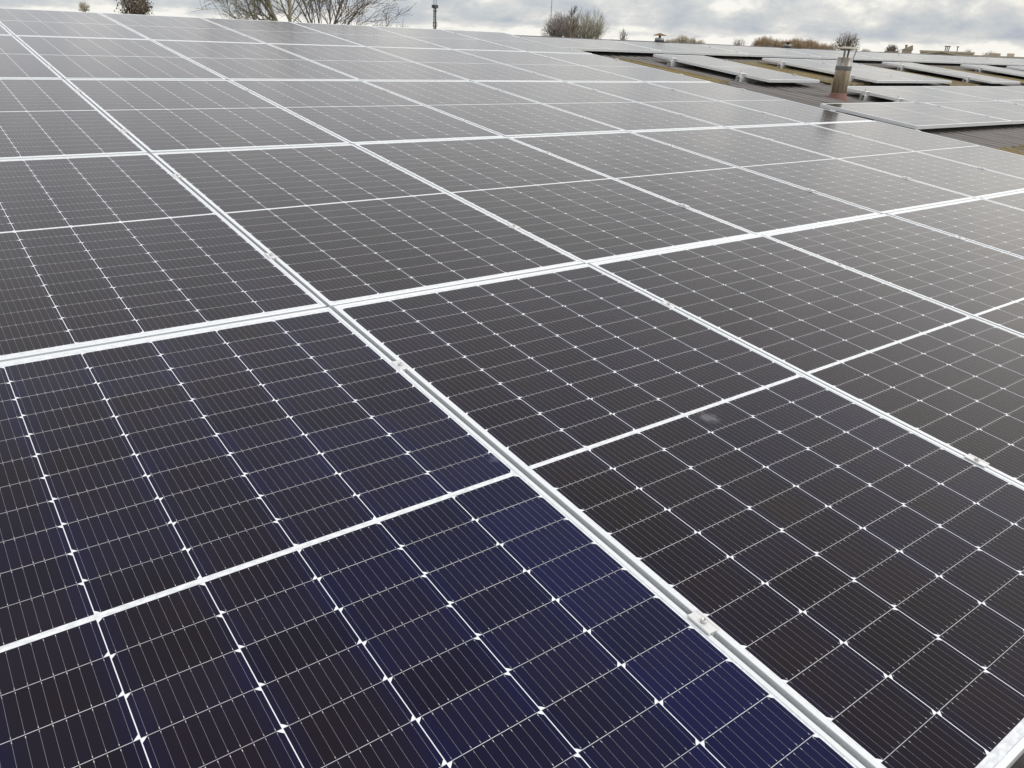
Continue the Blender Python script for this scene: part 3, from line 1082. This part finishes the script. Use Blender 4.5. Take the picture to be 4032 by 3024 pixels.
# ------------------------------------------------------------------ masts
M['mast'] = plain('galvanised_mast', (.16, .165, .17), .6, .3, .2, .5)
M['mastd'] = plain('dark_mast_gear', (.085, .087, .092), .6, .2, .2, .5)
D = 170
base = spot(1713, D)
px = D / FPX * .90
mast = empty('telecom_mast', base)
tag(mast, 'lattice telecom mast with antenna boxes at its top, behind the ridge', 'mast')
ztop = top_h(1712, 22, D)
q = 5.0 * px
lg = MB()
for k in range(3):
    a = 2 * math.pi * k / 3 + .4
    lg.tube([(1.9 * q * math.cos(a), 1.9 * q * math.sin(a), 0), (1.0 * q * math.cos(a), 1.0 * q * math.sin(a), ztop)], [.09, .07], 5)
lg.tube([(0, 0, 0), (0, 0, ztop)], [.16, .12], 6)
lg.build('column', M['mast'], mast)
br = MB()
zz, sgn = 0.0, 1
while zz < ztop - 1.2:
    for k in range(3):
        a, b_ = 2 * math.pi * k / 3 + .4, 2 * math.pi * (k + 1) / 3 + .4
        f0, f1 = q * (1.9 - .9 * zz / ztop), q * (1.9 - .9 * (zz + 1.1) / ztop)
        p0, p1 = (a, b_) if sgn > 0 else (b_, a)
        br.tube([(f0 * math.cos(p0), f0 * math.sin(p0), zz), (f1 * math.cos(p1), f1 * math.sin(p1), zz + 1.1)], [.03, .03], 3)
    zz += 1.1
    sgn = -sgn
br.build('bracing', M['mast'], mast)
for nm, py0, py1, w_ in (('headframe', 20, 32, 10), ('platform', 42, 46, 8), ('lower_platform', 88, 103, 9)):
    z1, z0 = top_h(1713, py0, D), top_h(1713, py1, D)
    mb = MB()
    for k in range(6):
        a = math.pi * k / 3
        x, y = w_ * px * math.cos(a), w_ * px * math.sin(a)
        a2 = math.pi * (k + 1) / 3
        x2, y2 = w_ * px * math.cos(a2), w_ * px * math.sin(a2)
        for z in (z0, z1):
            mb.tube([(x, y, z), (x2, y2, z)], [.05, .05], 4)
        mb.tube([(x, y, z0), (x, y, z1)], [.04, .04], 4)
        mb.tube([(0, 0, z0), (x, y, z0)], [.045, .045], 4)
    mb.build(nm, M['mastd'], mast)
z1, z0 = top_h(1713, 19, D), top_h(1713, 31, D)
for k in range(3):
    a = 2 * math.pi * k / 3 + 2.2
    x, y = 8.5 * px * math.cos(a), 8.5 * px * math.sin(a)
    mb = MB()
    mb.box((x - .20, y - .20, z0), (x + .20, y + .20, z1))
    mb.build('antenna', M['mastd'], mast)
for dx_, zt in ((-8, -14), (-1, -20), (6, -6)):
    mb = MB()
    mb.tube([(dx_ * px, 0, z1), (dx_ * px, 0, top_h(1713, zt, D))], [.05, .03], 4)
    mb.build('whip_aerial', M['mast'], mast)

D2 = 300
pole = empty('slim_mast', spot(2165, D2))
tag(pole, 'very thin tall pole mast rising above the bare tree clump', 'mast')
mb = MB()
hh = top_h(2164, -60, D2)
mb.tube([(0, 0, 0), (0, 0, hh * .5), (0, 0, hh)], [.22, .19, .15], 6)
for z in (hh * .45, hh * .7, hh * .95):
    mb.lathe([(.3, z), (.3, z + .25)], 8)
M['polem'] = plain('pale_mast_paint', (.42, .43, .46), .6, .1, .1, .5)
mb.build('pole', M['polem'], pole)
gy = MB()
for k in range(3):
    a = 2 * math.pi * k / 3 + .9
    gy.tube([(22 * math.cos(a), 22 * math.sin(a), 0), (0, 0, hh * .7)], [.012, .012], 3)
gy.build('guy_wire', M['polem'], pole)

# ------------------------------------------------------------------ buildings beyond
M['beige'] = plain('beige_cladding', (.46, .39, .30), .8, 0, .10, .4)
M['beige2'] = plain('tan_cladding', (.40, .335, .26), .8, 0, .10, .4)
M['tanroof'] = plain('sandy_roof_sheet', (.50, .44, .345), .75, 0, .10, .3)
M['brick'] = plain('brown_brick', (.27, .20, .15), .85, 0, .2, 1.5)
M['wind'] = plain('window_glass', (.05, .055, .06), .15, 0, .1, 1.0)


def local_frame(px_, D_):
    p = spot(px_, D_)
    d = ray(px_, 150)
    d.z = 0
    d.normalize()
    r = Vector((d.y, -d.x, 0))
    return p, r, d


def building(name, label, px0, px1, ytop0, ytop1, D_, depth, wall, roofm, kind='flat', rise=1.0, windows=6):
    """block whose front runs between two bearings; heights from the skyline"""
    pa, pb = spot(px0, D_), spot(px1, D_)
    H = (top_h(px0, ytop0, D_) + top_h(px1, ytop1, D_)) / 2
    X = (pb - pa)
    L = X.length
    root = empty(name, pa)
    root.rotation_euler = (0, 0, math.atan2(X.y, X.x))
    tag(root, label, 'building')
    mb = MB()
    mb.box((0, 0, 0), (L, depth, H - (rise if kind == 'gable' else .3)))
    mb.build('wall', wall, root)
    mb = MB()
    if kind == 'gable':            # gable end faces the camera
        h0 = H - rise
        o_ = .25
        vs = [(-o_, -o_, h0), (L / 2, -o_, H), (L + o_, -o_, h0), (-o_, depth + o_, h0), (L / 2, depth + o_, H), (L + o_, depth + o_, h0),
              (-o_, -o_, h0 + .16), (L / 2, -o_, H + .16), (L + o_, -o_, h0 + .16), (-o_, depth + o_, h0 + .16), (L / 2, depth + o_, H + .16), (L + o_, depth + o_, h0 + .16)]
        mb.add(vs, [(0, 3, 4, 1), (1, 4, 5, 2), (6, 7, 10, 9), (7, 8, 11, 10), (0, 1, 7, 6), (1, 2, 8, 7), (3, 9, 10, 4), (4, 10, 11, 5), (0, 6, 9, 3), (2, 5, 11, 8)])
        g_ = MB()
        g_.add([(.02, .02, h0), (L - .02, .02, h0), (L / 2, .02, H - .03), (.02, .22, h0), (L - .02, .22, h0), (L / 2, .22, H - .03)],
               [(0, 1, 2), (5, 4, 3), (0, 3, 4, 1), (1, 4, 5, 2), (2, 5, 3, 0)])
        g_.build('gable_end', wall, root)
    else:
        mb.box((-.15, -.15, H - .3), (L + .15, depth + .15, H))
    mb.build('roof', roofm, root)
    for k in range(windows):
        x = L * (k + .5) / windows
        wv = MB()
        wv.box((x - .9, -.03, H * .42), (x + .9, -.002, H * .66))
        wv.build('window', M['wind'], root)
    return root, L, H


bA, LA, HA = building('factory_hall', 'beige industrial hall with shallow gable, at the left of the beige roofs', 3585, 3860, 202, 210, 125, 40, M['beige2'], M['tanroof'], 'gable', .75, 4)
bB, LB, HB = building('factory_block', 'flat-roofed beige block behind the gabled hall, with small roof stacks', 3636, 3850, 198, 206, 175, 30, M['beige'], M['tanroof'], 'flat', 0, 5)
for dx_ in (11.0, 11.8, 12.6, 16.5):
    mb = MB()
    mb.lathe([(.08, HB), (.08, HB + .75)], 10, (dx_ * LB / 24, 6))
    mb.lathe([(.22, HB + .75), (.22, HB + .92)], 10, (dx_ * LB / 24, 6))
    mb.build('roof_stack', M['mastd'], bB)
bC, LC, HC = building('long_warehouse', 'long low beige warehouse running out of the picture at far right', 3790, 4300, 213, 238, 118, 36, M['beige'], M['tanroof'], 'flat', 0, 8)
mb = MB()
mb.box((LC * .245, 1, HC), (LC * .335, 7, HC + .3))
mb.build('rooftop_unit', M['beige2'], bC)
mb = MB()
mb.box((LC * .39, 4, HC), (LC * .45, 8, HC + .36))
mb.build('plant_box', M['tanroof'], bC)
# brick house and the pale house with the pointed roof
bD, LD, HD = building('brick_house', 'small brown brick house under the bare tree right of the chimney', 3500, 3542, 200, 202, 92, 8, M['brick'], M['brick'], 'flat', 0, 2)
Dh = 105
pa, pb = spot(3562, Dh), spot(3602, Dh)
X = pb - pa
hs = empty('pointed_house', pa)
hs.rotation_euler = (0, 0, math.atan2(X.y, X.x))
tag(hs, 'pale house with steep pointed roof and stubby chimney, left of the beige hall', 'building')
Lh = X.length
hb = top_h(3580, 197, Dh)
hp_ = top_h(3598, 177, Dh)
mb = MB(); mb.box((0, 0, 0), (Lh, 8, hb)); mb.build('wall', M['beige'], hs)
mb = MB()
mb.add([(-.1, -.1, hb), (Lh * .98, -.1, hp_), (Lh + .1, -.1, hb), (-.1, 8.1, hb), (Lh * .90, 8.1, hp_ - .3), (Lh + .1, 8.1, hb)],
       [(0, 1, 4, 3), (1, 2, 5, 4), (0, 2, 1), (3, 4, 5), (0, 3, 5, 2)])
mb.build('roof', M['beige2'], hs)
mb = MB(); mb.box((Lh * .25, 2.0, hb - .1), (Lh * .43, 2.8, hb + .42)); mb.box((Lh * .20, 1.9, hb + .42), (Lh * .48, 2.9, hb + .54)); mb.build('chimney', M['brick'], hs)
